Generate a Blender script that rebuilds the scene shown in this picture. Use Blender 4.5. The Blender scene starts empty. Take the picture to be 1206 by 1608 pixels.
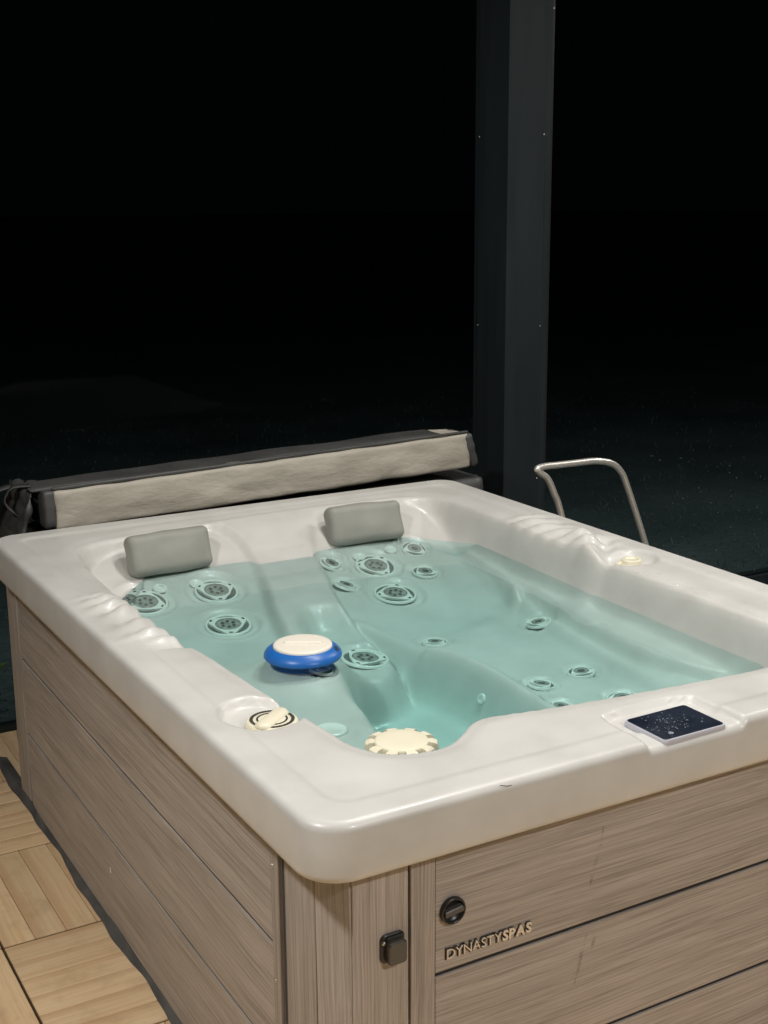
import bpy, bmesh, math, random
import numpy as np
from mathutils import Vector, Matrix, noise

random.seed(7)
scene = bpy.context.scene
COL = scene.collection

# ------------------------------------------------------------------ camera
cam_d = bpy.data.cameras.new('camera')
cam = bpy.data.objects.new('camera', cam_d)
COL.objects.link(cam)
cam_d.sensor_fit = 'VERTICAL'
cam_d.sensor_height = 36.0
cam_d.sensor_width = 36.0
cam_d.lens = 2044.423 / 1608 * 36
cam_d.clip_start = 0.05
cam_d.clip_end = 500
_r = Vector((0.8682877, -0.4960074, -0.00728895))
_u = Vector((0.12222149, 0.19966843, 0.9722111))
_w = Vector((0.48076853, 0.84504981, -0.2339924))
cam.matrix_world = Matrix(((_r.x, _u.x, -_w.x, -0.76540936), (_r.y, _u.y, -_w.y, -1.55547858), (_r.z, _u.z, -_w.z, 1.69695208), (0, 0, 0, 1)))
scene.camera = cam

# ------------------------------------------------------------------ night sky, exposure
world = bpy.data.worlds.new('World')
scene.world = world
world.use_nodes = True
wn = world.node_tree.nodes
sky = wn.new('ShaderNodeTexSky')
sky.sky_type = 'NISHITA'
sky.sun_disc = False
sky.sun_elevation = math.radians(-4)
sky.sun_rotation = math.radians(200)
glow = wn.new('ShaderNodeVectorMath')            # faint even sky glow of a built-up area at night
glow.operation = 'ADD'
glow.inputs[1].default_value = (0.05, 0.066, 0.07)
world.node_tree.links.new(sky.outputs[0], glow.inputs[0])
world.node_tree.links.new(glow.outputs[0], wn['Background'].inputs[0])
wn['Background'].inputs[1].default_value = 0.01

vs = scene.view_settings
vs.view_transform = 'Standard'
vs.look = 'None'
vs.gamma = 1
vs.use_curve_mapping = False
vs.exposure = 0.0

scene.render.engine = 'CYCLES'
scene.cycles.use_denoising = True
scene.cycles.max_bounces = 10
scene.cycles.transparent_max_bounces = 16
scene.cycles.caustics_reflective = False
scene.cycles.caustics_refractive = False
scene.cycles.sample_clamp_indirect = 4

# unseen ceiling lamps; the first follows the shadows, the others are added fill: (x, y, z, watts)
LAMPS = [(1.00, -2.75, 2.95, 84), (-1.45, 0.05, 2.95, 61), (0.35, -0.30, 2.95, 3), (1.30, 0.35, 2.95, 22), (1.10, 1.10, 2.95, 18), (2.95, 0.70, 2.95, 6), (4.2, 1.3, 2.95, 40)]

# ------------------------------------------------------------------ helpers
def link(o, parent=None):
    COL.objects.link(o)
    if parent is not None:
        o.parent = parent
    return o

def tag(o, label=None, cat=None, group=None, kind=None):
    for k, v in (('label', label), ('category', cat), ('group', group), ('kind', kind)):
        if v:
            o[k] = v
    return o

def empty(name, loc=(0, 0, 0)):
    o = bpy.data.objects.new(name, None)
    o.location = loc
    o.empty_display_size = 0.05
    return link(o)

def mesh_obj(name, verts, faces, mat, parent=None, smooth=False):
    me = bpy.data.meshes.new(name)
    me.from_pydata([tuple(v) for v in verts], [], faces)
    me.update()
    if smooth:
        me.polygons.foreach_set('use_smooth', [True] * len(me.polygons))
    me.materials.append(mat)
    return link(bpy.data.objects.new(name, me), parent)

def bm_obj(name, bm, mat, parent=None, smooth=False):
    me = bpy.data.meshes.new(name)
    bmesh.ops.recalc_face_normals(bm, faces=bm.faces)
    bm.to_mesh(me)
    bm.free()
    if smooth:
        me.polygons.foreach_set('use_smooth', [True] * len(me.polygons))
    me.materials.append(mat)
    return link(bpy.data.objects.new(name, me), parent)

def child_world(o, parent, m):
    """place o (child) with world matrix m; parents here are unrotated unless given"""
    o.parent = parent
    bpy_parent = parent.matrix_basis if parent.parent is None else parent.parent.matrix_basis @ parent.matrix_basis
    o.matrix_basis = bpy_parent.inverted() @ m

def box_bm(sx, sy, sz, bev=0.002, seg=2):
    bm = bmesh.new()
    bmesh.ops.create_cube(bm, size=1)
    bmesh.ops.scale(bm, vec=(sx, sy, sz), verts=bm.verts)
    if bev > 0:
        bmesh.ops.bevel(bm, geom=list(bm.edges), offset=bev, segments=seg, affect='EDGES', profile=0.5)
    return bm

def box_obj(name, lo, hi, mat, parent=None, bev=0.002, seg=2):
    """box from corner lo to corner hi in world metres, its own origin at its centre"""
    c = [(a + b) / 2 for a, b in zip(lo, hi)]
    o = bm_obj(name, box_bm(*[b - a for a, b in zip(lo, hi)], bev, seg), mat, None)
    if parent is not None:
        child_world(o, parent, Matrix.Translation(c))
    else:
        o.location = c
    return o

def lathe_bm(profile, n=48, close=True):
    """profile: list of (r, z) from the outside in or bottom up"""
    bm = bmesh.new()
    rings = []
    for r, z in profile:
        if r < 1e-6:
            rings.append([bm.verts.new((0, 0, z))])
        else:
            rings.append([bm.verts.new((r * math.cos(2 * math.pi * k / n), r * math.sin(2 * math.pi * k / n), z)) for k in range(n)])
    for a, b in zip(rings, rings[1:]):
        for k in range(n):
            k2 = (k + 1) % n
            if len(a) == 1 and len(b) > 1:
                bm.faces.new((a[0], b[k], b[k2]))
            elif len(b) == 1 and len(a) > 1:
                bm.faces.new((a[k], a[k2], b[0]))
            elif len(a) > 1 and len(b) > 1:
                bm.faces.new((a[k], a[k2], b[k2], b[k]))
    return bm

def loft_outline_bm(loops):
    """loops: list of equally long closed vertex loops; skins them and caps both ends"""
    bm = bmesh.new()
    vv = [[bm.verts.new(p) for p in L] for L in loops]
    n = len(loops[0])
    for a, b in zip(vv, vv[1:]):
        for k in range(n):
            bm.faces.new((a[k], a[(k + 1) % n], b[(k + 1) % n], b[k]))
    bm.faces.new(list(reversed(vv[0])))
    bm.faces.new(vv[-1])
    return bm

def tube(name, pts, rad, mat, parent=None, seg=12, sub=6, cap=True):
    """smooth tube through points (Catmull-Rom)"""
    P = [Vector(p) for p in pts]
    path = []
    for i in range(len(P) - 1):
        p0 = P[max(i - 1, 0)]; p1 = P[i]; p2 = P[i + 1]; p3 = P[min(i + 2, len(P) - 1)]
        for k in range(sub):
            t = k / sub
            path.append(0.5 * ((2 * p1) + (p2 - p0) * t + (2 * p0 - 5 * p1 + 4 * p2 - p3) * t * t + (3 * p1 - p0 - 3 * p2 + p3) * t ** 3))
    path.append(P[-1])
    bm = bmesh.new()
    rings = []
    ref = Vector((0.13, 0.31, 0.94))
    for i, p in enumerate(path):
        t = (path[min(i + 1, len(path) - 1)] - path[max(i - 1, 0)]).normalized()
        a = ref - t * ref.dot(t)
        a.normalize()
        ref = a
        b = t.cross(a)
        rr = rad(i / (len(path) - 1)) if callable(rad) else rad
        rings.append([bm.verts.new(p + rr * (math.cos(2 * math.pi * k / seg) * a + math.sin(2 * math.pi * k / seg) * b)) for k in range(seg)])
    for A, B in zip(rings, rings[1:]):
        for k in range(seg):
            bm.faces.new((A[k], A[(k + 1) % seg], B[(k + 1) % seg], B[k]))
    if cap:
        bm.faces.new(list(reversed(rings[0])))
        bm.faces.new(rings[-1])
    return bm_obj(name, bm, mat, parent, True)

def soft_box(sx, sy, sz, n=(24, 8, 8), rad=0.02, amp=0.0, freq=8.0, seed=0.0, bulge=0.0):
    """rounded box with evenly cut faces and cloth-like unevenness"""
    bm = bmesh.new()
    cache = {}
    def vert(p):
        k = tuple(round(c, 5) for c in p)
        if k not in cache:
            q = Vector(p)
            c = Vector((max(-sx / 2 + rad, min(sx / 2 - rad, q.x)), max(-sy / 2 + rad, min(sy / 2 - rad, q.y)), max(-sz / 2 + rad, min(sz / 2 - rad, q.z))))
            d = q - c
            nn = d.normalized() if d.length > 1e-9 else Vector((0, 0, 1))
            if d.length > 1e-9:
                q = c + nn * rad
            if bulge:
                fx = 1 - (2 * q.x / sx) ** 2; fz = 1 - (2 * q.z / sz) ** 2; fy = 1 - (2 * q.y / sy) ** 2
                q = q + Vector((0, math.copysign(1, q.y) * bulge * max(fx, 0) * max(fz, 0), math.copysign(1, q.z) * bulge * 0.6 * max(fx, 0) * max(fy, 0)))
            if amp:
                q = q + nn * amp * noise.noise(Vector((q.x * freq + seed, q.y * freq * 1.7, q.z * freq * 1.7 + seed)))
            cache[k] = bm.verts.new(q)
        return cache[k]
    dims = (sx, sy, sz)
    for ax in range(3):
        a, b = (ax + 1) % 3, (ax + 2) % 3
        for s in (-1, 1):
            def P(i, j):
                p = [0, 0, 0]
                p[ax] = s * dims[ax] / 2
                p[a] = -dims[a] / 2 + dims[a] * i / n[a]
                p[b] = -dims[b] / 2 + dims[b] * j / n[b]
                return vert(p)
            for i in range(n[a]):
                for j in range(n[b]):
                    try:
                        bm.faces.new((P(i, j), P(i + 1, j), P(i + 1, j + 1), P(i, j + 1)))
                    except ValueError:
                        pass
    return bm

# ------------------------------------------------------------------ materials
def mat(name, base=(0.5, 0.5, 0.5), rough=0.5, metal=0.0, coat=0.0, spec=0.5):
    m = bpy.data.materials.new(name)
    m.use_nodes = True
    b = m.node_tree.nodes['Principled BSDF']
    b.inputs['Base Color'].default_value = (*base, 1)
    b.inputs['Roughness'].default_value = rough
    b.inputs['Metallic'].default_value = metal
    b.inputs['Specular IOR Level'].default_value = spec
    if coat:
        b.inputs['Coat Weight'].default_value = coat
        b.inputs['Coat Roughness'].default_value = 0.08
    return m

def nodes(m):
    return m.node_tree.nodes, m.node_tree.links, m.node_tree.nodes['Principled BSDF']

def ramp(N, stops):
    r = N.new('ShaderNodeValToRGB')
    e = r.color_ramp.elements
    while len(e) < len(stops):
        e.new(0.5)
    for k, (p, c) in enumerate(stops):
        e[k].position = p
        e[k].color = (*c, 1) if len(c) == 3 else c
    return r

def noise_mat(name, stops, scale=6.0, detail=5, rough=(0.4, 0.6), bump=0.0, bscale=60.0, stretch=(1, 1, 1), metal=0.0, coat=0.0, bdist=0.002, per_object=True, spec=0.5):
    m = mat(name, metal=metal, coat=coat, spec=spec)
    N, Lk, B = nodes(m)
    tc = N.new('ShaderNodeTexCoord')
    mp = N.new('ShaderNodeMapping')
    mp.inputs['Scale'].default_value = stretch
    Lk.new(tc.outputs['Object'], mp.inputs['Vector'])
    if per_object:
        oi = N.new('ShaderNodeObjectInfo')
        mu = N.new('ShaderNodeMath'); mu.operation = 'MULTIPLY'; mu.inputs[1].default_value = 37.0
        Lk.new(oi.outputs['Random'], mu.inputs[0])
        cb = N.new('ShaderNodeCombineXYZ')
        for k in range(3):
            Lk.new(mu.outputs[0], cb.inputs[k])
        Lk.new(cb.outputs[0], mp.inputs['Location'])
    nt = N.new('ShaderNodeTexNoise')
    nt.inputs['Scale'].default_value = scale
    nt.inputs['Detail'].default_value = detail
    Lk.new(mp.outputs[0], nt.inputs['Vector'])
    rp = ramp(N, stops)
    Lk.new(nt.outputs['Fac'], rp.inputs[0])
    Lk.new(rp.outputs[0], B.inputs['Base Color'])
    mr = N.new('ShaderNodeMapRange')
    mr.inputs['To Min'].default_value = rough[0]
    mr.inputs['To Max'].default_value = rough[1]
    Lk.new(nt.outputs['Fac'], mr.inputs['Value'])
    Lk.new(mr.outputs[0], B.inputs['Roughness'])
    if bump:
        n2 = N.new('ShaderNodeTexNoise')
        n2.inputs['Scale'].default_value = bscale
        n2.inputs['Detail'].default_value = 6
        Lk.new(mp.outputs[0], n2.inputs['Vector'])
        bp = N.new('ShaderNodeBump')
        bp.inputs['Strength'].default_value = bump
        bp.inputs['Distance'].default_value = bdist
        Lk.new(n2.outputs['Fac'], bp.inputs['Height'])
        Lk.new(bp.outputs[0], B.inputs['Normal'])
    return m

def wood_mat(name, dark, mid, light, grain=190.0, along=2.2, rough=0.55, bump=0.5, vary=0.12, streak=(0.30, 0.62), band=None):
    """grain runs along the object's local X; every board gets its own stretch of grain"""
    m = mat(name, rough=rough)
    N, Lk, B = nodes(m)
    tc = N.new('ShaderNodeTexCoord')
    oi = N.new('ShaderNodeObjectInfo')
    mu = N.new('ShaderNodeMath'); mu.operation = 'MULTIPLY'; mu.inputs[1].default_value = 53.0
    Lk.new(oi.outputs['Random'], mu.inputs[0])
    cb = N.new('ShaderNodeCombineXYZ')
    for k in range(3):
        Lk.new(mu.outputs[0], cb.inputs[k])
    add = N.new('ShaderNodeVectorMath'); add.operation = 'ADD'
    Lk.new(tc.outputs['Object'], add.inputs[0]); Lk.new(cb.outputs[0], add.inputs[1])
    # slow waviness of the grain lines
    nw = N.new('ShaderNodeTexNoise'); nw.inputs['Scale'].default_value = 3.2; nw.inputs['Detail'].default_value = 2
    Lk.new(add.outputs[0], nw.inputs['Vector'])
    sc = N.new('ShaderNodeVectorMath'); sc.operation = 'SCALE'; sc.inputs['Scale'].default_value = 0.012
    Lk.new(nw.outputs['Color'], sc.inputs[0])
    ad2 = N.new('ShaderNodeVectorMath'); ad2.operation = 'ADD'
    Lk.new(add.outputs[0], ad2.inputs[0]); Lk.new(sc.outputs[0], ad2.inputs[1])
    mp = N.new('ShaderNodeMapping'); mp.inputs['Scale'].default_value = (along, grain, grain)
    Lk.new(ad2.outputs[0], mp.inputs['Vector'])
    n1 = N.new('ShaderNodeTexNoise'); n1.inputs['Scale'].default_value = 1.6; n1.inputs['Detail'].default_value = 7; n1.inputs['Roughness'].default_value = 0.62
    Lk.new(mp.outputs[0], n1.inputs['Vector'])
    mp2 = N.new('ShaderNodeMapping'); mp2.inputs['Scale'].default_value = (along * 0.8, grain * 0.16, grain * 0.16)
    Lk.new(ad2.outputs[0], mp2.inputs['Vector'])
    n2 = N.new('ShaderNodeTexNoise'); n2.inputs['Scale'].default_value = 1.4; n2.inputs['Detail'].default_value = 4
    Lk.new(mp2.outputs[0], n2.inputs['Vector'])
    mx = N.new('ShaderNodeMath'); mx.operation = 'MULTIPLY_ADD'; mx.inputs[1].default_value = 0.72
    m3 = N.new('ShaderNodeMath'); m3.operation = 'MULTIPLY'; m3.inputs[1].default_value = 0.28
    Lk.new(n2.outputs['Fac'], m3.inputs[0])
    Lk.new(n1.outputs['Fac'], mx.inputs[0]); Lk.new(m3.outputs[0], mx.inputs[2])
    rp = ramp(N, [(streak[0], dark), ((streak[0] + streak[1]) / 2, mid), (streak[1], light)])
    Lk.new(mx.outputs[0], rp.inputs[0])
    hsv = N.new('ShaderNodeHueSaturation')
    mr = N.new('ShaderNodeMapRange'); mr.inputs['To Min'].default_value = 1 - vary; mr.inputs['To Max'].default_value = 1 + vary
    Lk.new(oi.outputs['Random'], mr.inputs['Value'])
    Lk.new(mr.outputs[0], hsv.inputs['Value']); Lk.new(rp.outputs[0], hsv.inputs['Color'])
    if band:
        sp = N.new('ShaderNodeSeparateXYZ'); Lk.new(tc.outputs['Object'], sp.inputs[0])
        nb = N.new('ShaderNodeMath'); nb.operation = 'MULTIPLY_ADD'; nb.inputs[1].default_value = 0.030
        Lk.new(n2.outputs['Fac'], nb.inputs[0]); Lk.new(sp.outputs[1], nb.inputs[2])
        mb = N.new('ShaderNodeMapRange'); mb.interpolation_type = 'SMOOTHSTEP'
        mb.inputs['From Min'].default_value = band[0]; mb.inputs['From Max'].default_value = band[1]
        mb.inputs['To Max'].default_value = band[2]
        Lk.new(nb.outputs[0], mb.inputs['Value'])
        mc = N.new('ShaderNodeMix'); mc.data_type = 'RGBA'; mc.inputs['B'].default_value = (*band[3], 1)
        Lk.new(mb.outputs[0], mc.inputs['Factor']); Lk.new(hsv.outputs[0], mc.inputs['A'])
        Lk.new(mc.outputs['Result'], B.inputs['Base Color'])
    else:
        Lk.new(hsv.outputs[0], B.inputs['Base Color'])
    if band:
        ns = N.new('ShaderNodeTexNoise'); ns.inputs['Scale'].default_value = 9; ns.inputs['Detail'].default_value = 7; ns.inputs['Roughness'].default_value = 0.65
        Lk.new(add.outputs[0], ns.inputs['Vector'])
        ms = N.new('ShaderNodeMapRange'); ms.inputs['From Min'].default_value = .52; ms.inputs['From Max'].default_value = .72; ms.inputs['To Max'].default_value = .38
        Lk.new(ns.outputs['Fac'], ms.inputs['Value'])
        m2 = N.new('ShaderNodeMix'); m2.data_type = 'RGBA'; m2.inputs['B'].default_value = (0.44, 0.285, 0.14, 1)
        Lk.new(ms.outputs[0], m2.inputs['Factor']); Lk.new(mc.outputs['Result'], m2.inputs['A'])
        Lk.new(m2.outputs['Result'], B.inputs['Base Color'])
    bp = N.new('ShaderNodeBump'); bp.inputs['Strength'].default_value = bump; bp.inputs['Distance'].default_value = 0.0016
    Lk.new(n1.outputs['Fac'], bp.inputs['Height'])
    Lk.new(bp.outputs[0], B.inputs['Normal'])
    return m

M = {}
M['acrylic'] = noise_mat('white_acrylic', [(0.30, (0.535, 0.523, 0.495)), (0.55, (0.585, 0.574, 0.548)), (0.8, (0.615, 0.606, 0.582))], scale=9, detail=8, rough=(0.30, 0.46), bump=0.05, bscale=25, coat=0.10, per_object=False)
M['cabinet'] = wood_mat('taupe_wood_panel', (0.235, 0.204, 0.180), (0.365, 0.322, 0.287), (0.475, 0.425, 0.385), vary=0.05, streak=(0.34, 0.62), bump=0.8)
M['cabinet_dark'] = mat('dark_cabinet_core', (0.018, 0.017, 0.017), 0.6)
M['gap_strip'] = mat('slate_plastic_strip', (0.055, 0.06, 0.07), 0.45)
M['deck'] = wood_mat('pale_deck_wood', (0.72, 0.49, 0.275), (0.83, 0.595, 0.35), (0.88, 0.67, 0.43), grain=75, vary=0.09, bump=0.5, band=(0.020, 0.046, 0.55, (0.62, 0.39, 0.21)))
M['deck_core'] = mat('deck_joint', (0.20, 0.125, 0.065), 0.8)
M['rubber'] = noise_mat('grey_rubber_sheet', [(0.3, (0.075, 0.072, 0.07)), (0.7, (0.14, 0.134, 0.127))], scale=14, bump=0.3, bscale=40)
M['pillow'] = noise_mat('grey_pillow_foam', [(0.3, (0.262, 0.262, 0.234)), (0.7, (0.308, 0.306, 0.274))], scale=12, rough=(0.5, 0.62), bump=0.12, bscale=120)
M['cream'] = noise_mat('cream_plastic', [(0.3, (0.70, 0.655, 0.50)), (0.7, (0.76, 0.71, 0.56))], scale=5, rough=(0.35, 0.5))
M['cream_white'] = mat('ivory_plastic', (0.80, 0.755, 0.66), 0.42)
M['blue'] = noise_mat('blue_plastic', [(0.3, (0.012, 0.115, 0.42)), (0.7, (0.016, 0.14, 0.48))], scale=10, rough=(0.3, 0.42))
M['slot'] = mat('dark_slot', (0.03, 0.03, 0.028), 0.7)
M['jet_grey'] = noise_mat('jet_grey_face', [(0.35, (0.20, 0.20, 0.185)), (0.65, (0.36, 0.36, 0.33))], scale=70, rough=(0.4, 0.55))
M['jet_hole'] = mat('jet_hole', (0.09, 0.09, 0.085), 0.6)
M['jet_pale'] = mat('jet_pale_bezel', (0.76, 0.76, 0.72), 0.3, coat=0.2)
M['jet_steel'] = mat('jet_dark_ring', (0.17, 0.18, 0.175), 0.35, metal=0.2)
M['black_plastic'] = mat('black_plastic', (0.022, 0.021, 0.021), 0.36)
M['latch'] = mat('charcoal_latch_plastic', (0.075, 0.068, 0.062), 0.4)
M['screen'] = noise_mat('dark_glass_screen', [(0.35, (0.010, 0.014, 0.024)), (0.7, (0.022, 0.030, 0.046))], scale=20, rough=(0.08, 0.2), coat=0.6, spec=0.3)
M['bezel'] = mat('lilac_grey_bezel', (0.50, 0.50, 0.56), 0.35)
M['print'] = mat('pale_print', (0.55, 0.57, 0.60), 0.5)
M['letter'] = mat('champagne_letter', (0.72, 0.63, 0.52), 0.35, metal=0.15)
M['letter_back'] = mat('letter_shadow_plate', (0.035, 0.030, 0.027), 0.5)
M['steel'] = mat('screw_steel', (0.55, 0.52, 0.48), 0.3, metal=0.9)
M['chrome'] = mat('brushed_steel_tube', (0.80, 0.77, 0.71), 0.36, metal=0.70)
M['cover'] = noise_mat('taupe_vinyl', [(0.3, (0.36, 0.33, 0.275)), (0.7, (0.46, 0.425, 0.36))], scale=5, rough=(0.5, 0.65), bump=0.55, bscale=14, bdist=0.010, stretch=(1, 1, 2.2))
M['cover_dark'] = noise_mat('charcoal_vinyl', [(0.3, (0.045, 0.046, 0.046)), (0.7, (0.075, 0.075, 0.073))], scale=6, rough=(0.42, 0.55), bump=0.3, bscale=20, bdist=0.006)
M['aluminium'] = noise_mat('anthracite_aluminium', [(0.35, (0.016, 0.021, 0.023)), (0.7, (0.021, 0.027, 0.029))], scale=3, rough=(0.5, 0.65), stretch=(6, 6, 0.6), bump=0.08, bscale=40, spec=0.18)
M['lawn'] = noise_mat('night_lawn_soil', [(0.3, (0.055, 0.085, 0.085)), (0.7, (0.10, 0.14, 0.14))], scale=1.5, bump=0.6, bscale=30, per_object=False, bdist=0.02)
M['grass'] = mat('grass_blade', (0.085, 0.118, 0.112), 0.6)
M['patio'] = noise_mat('dark_paving', [(0.3, (0.055, 0.080, 0.085)), (0.7, (0.080, 0.112, 0.118))], scale=4, rough=(0.7, 0.9), per_object=False)
M['leaf'] = noise_mat('garden_leaf', [(0.3, (0.035, 0.075, 0.028)), (0.7, (0.06, 0.12, 0.045))], scale=9, rough=(0.4, 0.55))
M['flake'] = mat('white_flake', (0.75, 0.72, 0.66), 0.6)

def water_material():
    m = bpy.data.materials.new('spa_water')
    m.use_nodes = True
    N, Lk = m.node_tree.nodes, m.node_tree.links
    N.clear()
    out = N.new('ShaderNodeOutputMaterial')
    tr = N.new('ShaderNodeBsdfTransparent'); tr.inputs[0].default_value = (0.885, 1.0, 0.995, 1)
    gl = N.new('ShaderNodeBsdfGlossy'); gl.inputs['Roughness'].default_value = 0.03
    fr = N.new('ShaderNodeFresnel'); fr.inputs['IOR'].default_value = 1.22
    tc = N.new('ShaderNodeTexCoord')
    nz = N.new('ShaderNodeTexNoise'); nz.inputs['Scale'].default_value = 9; nz.inputs['Detail'].default_value = 2
    Lk.new(tc.outputs['Object'], nz.inputs['Vector'])
    bp = N.new('ShaderNodeBump'); bp.inputs['Strength'].default_value = 0.2; bp.inputs['Distance'].default_value = 0.004
    Lk.new(nz.outputs['Fac'], bp.inputs['Height'])
    Lk.new(bp.outputs[0], gl.inputs['Normal']); Lk.new(bp.outputs[0], fr.inputs['Normal'])
    mx = N.new('ShaderNodeMixShader')
    Lk.new(fr.outputs[0], mx.inputs[0]); Lk.new(tr.outputs[0], mx.inputs[1]); Lk.new(gl.outputs[0], mx.inputs[2])
    Lk.new(mx.outputs[0], out.inputs['Surface'])
    va = N.new('ShaderNodeVolumeAbsorption')
    va.inputs['Color'].default_value = (0.0, 0.88, 0.84, 1)
    va.inputs['Density'].default_value = 0.66
    Lk.new(va.outputs[0], out.inputs['Volume'])
    return m
M['water'] = water_material()

def pane_material():
    m = bpy.data.materials.new('window_glass')
    m.use_nodes = True
    N, Lk = m.node_tree.nodes, m.node_tree.links
    N.clear()
    out = N.new('ShaderNodeOutputMaterial')
    tr = N.new('ShaderNodeBsdfTransparent'); tr.inputs[0].default_value = (0.80, 0.84, 0.85, 1)
    gl = N.new('ShaderNodeBsdfGlossy'); gl.inputs['Roughness'].default_value = 0.02
    fr = N.new('ShaderNodeFresnel'); fr.inputs['IOR'].default_value = 1.12
    mx = N.new('ShaderNodeMixShader')
    Lk.new(fr.outputs[0], mx.inputs[0]); Lk.new(tr.outputs[0], mx.inputs[1]); Lk.new(gl.outputs[0], mx.inputs[2])
    Lk.new(mx.outputs[0], out.inputs['Surface'])
    return m
M['pane'] = pane_material()

def drop_material():
    m = bpy.data.materials.new('water_drop')
    m.use_nodes = True
    N, Lk = m.node_tree.nodes, m.node_tree.links
    N.clear()
    out = N.new('ShaderNodeOutputMaterial')
    tr = N.new('ShaderNodeBsdfTransparent'); tr.inputs[0].default_value = (0.95, 0.96, 0.96, 1)
    gl = N.new('ShaderNodeBsdfGlossy'); gl.inputs['Roughness'].default_value = 0.05
    mx = N.new('ShaderNodeMixShader'); mx.inputs[0].default_value = 0.07
    gl.inputs['Roughness'].default_value = 0.10
    tr.inputs[0].default_value = (1, 1, 1, 1)
    Lk.new(tr.outputs[0], mx.inputs[1]); Lk.new(gl.outputs[0], mx.inputs[2])
    Lk.new(mx.outputs[0], out.inputs['Surface'])
    return m
M['drop'] = drop_material()
M['rain'] = mat('pale_glint_drop', (0.20, 0.225, 0.235), 0.15)  # pale opaque colour in place of the drops' glints

def emit_material():
    m = bpy.data.materials.new('lamp_diffuser')
    m.use_nodes = True
    b = m.node_tree.nodes['Principled BSDF']
    b.inputs['Base Color'].default_value = (0.9, 0.88, 0.84, 1)
    b.inputs['Emission Color'].default_value = (1.0, 0.93, 0.83, 1)
    b.inputs['Emission Strength'].default_value = 2.5
    return m
M['lamp'] = emit_material()

# HF-BEGIN ---------------------------------------------------------- moulded shell height field
W, L, ZR, ZW = 1.501, 2.0, 0.80, 0.70

def chaikin(P, n=2):
    P = np.array(P, float)
    for _ in range(n):
        Q = np.roll(P, -1, 0)
        P = np.stack([0.75 * P + 0.25 * Q, 0.25 * P + 0.75 * Q], 1).reshape(-1, 2)
    return P

def sdf(x, y, P):
    """signed distance to polygon, positive inside"""
    P = np.asarray(P, float)
    d = np.full(x.shape, 1e9)
    ins = np.zeros(x.shape, bool)
    for (ax, ay), (bx, by) in zip(P, np.roll(P, -1, 0)):
        ex, ey = bx - ax, by - ay
        px, py = x - ax, y - ay
        t = np.clip((px * ex + py * ey) / (ex * ex + ey * ey + 1e-12), 0, 1)
        d = np.minimum(d, (px - t * ex) ** 2 + (py - t * ey) ** 2)
        c = (ay <= y) != (by <= y)
        ins ^= c & (x < ax + (y - ay) * ex / (ey + (1e-12 if abs(ey) < 1e-12 else 0)))
    return np.sqrt(d) * np.where(ins, 1, -1)

def polydist(x, y, P):
    P = np.asarray(P, float)
    d = np.full(x.shape, 1e9)
    for (ax, ay), (bx, by) in zip(P[:-1], P[1:]):
        ex, ey = bx - ax, by - ay
        t = np.clip(((x - ax) * ex + (y - ay) * ey) / (ex * ex + ey * ey + 1e-12), 0, 1)
        d = np.minimum(d, (x - ax - t * ex) ** 2 + (y - ay - t * ey) ** 2)
    return np.sqrt(d)

def S(t):
    t = np.clip(t, 0, 1)
    return t * t * t * (t * (6 * t - 15) + 10)

def lerp(a, b, t):
    return a + (b - a) * t

RIM = chaikin([(0.134, 1.322), (0.128, 1.10), (0.140, .96), (0.160, .838), (0.166, .707), (0.176, .545), (0.186, .431), (0.194, .36), (.197, .28), (.225, .215), (.28, .182), (.345, .175), (.405, .215), (.445, .25), (.49, .252), (.578, .233), (.779, .205), (1.089, .177), (1.24, .185), (1.305, .26), (1.311, .393), (1.316, .61), (1.326, .763), (1.33, 1.028), (1.338, 1.258), (1.362, 1.592), (1.355, 1.78), (1.30, 1.86), (1.186, 1.888), (.755, 1.892), (.347, 1.862), (.20, 1.82), (.150, 1.70), (.140, 1.5)], 2)
SEAT_L = chaikin([(.08, 1.80), (.22, 1.90), (.40, 1.90), (.60, 1.87), (.675, 1.78), (.655, 1.63), (.59, 1.437), (.55, 1.281), (.53, 1.16), (.56, 1.09), (.531, .973), (.491, .841), (.45, .6), (.10, .55), (.08, 1.2)], 2)
SEAT_M = chaikin([(.885, 1.80), (.84, 1.62), (.775, 1.40), (.741, 1.204), (.752, 1.09), (.83, 1.04), (.93, 1.09), (1.06, 1.11), (1.2, 1.18), (1.25, 1.3), (1.30, 1.5), (1.33, 1.75), (1.25, 1.88), (.98, 1.88)], 2)
LOUNGE = chaikin([(.83, 1.10), (1.0, 1.16), (1.24, 1.25), (1.25, 1.10), (1.20, .95), (1.17, .7), (1.145, .5), (1.16, .1), (.80, .1), (.85, .4), (.87, .645), (.885, .80), (.885, .90), (.865, 1.0), (.83, 1.05)], 1)
FOOT = chaikin([(.66, 1.03), (.585, 1.03), (.531, .973), (.491, .841), (.458, .679), (.40, .45), (.30, .30), (.30, .12), (.80, .12), (.85, .45), (.87, .645), (.883, .75), (.885, .87), (.868, .99), (.83, 1.08), (.81, 1.212), (.78, 1.31), (.755, 1.30), (.745, 1.20), (.725, 1.09)], 2)
PAD = chaikin([(.635, 1.36), (.74, 1.35), (.785, 1.20), (.765, 1.03), (.684, .955), (.60, 1.0), (.58, 1.15)], 2)
SHELF = chaikin([(1.36, 1.80), (1.30, 1.65), (1.285, 1.50), (1.275, 1.332), (1.255, 1.108), (1.222, .93), (1.203, .80), (1.195, .66), (1.21, .549), (1.28, .38), (1.36, .1), (1.5, .1), (1.5, 1.8)], 3)
RIDGE = [(1.35, 1.75), (1.305, 1.60), (1.262, 1.40), (1.236, 1.24), (1.218, 1.09), (1.183, .918), (1.160, .741), (1.145, .58), (1.138, .40), (1.14, .15)]
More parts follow.
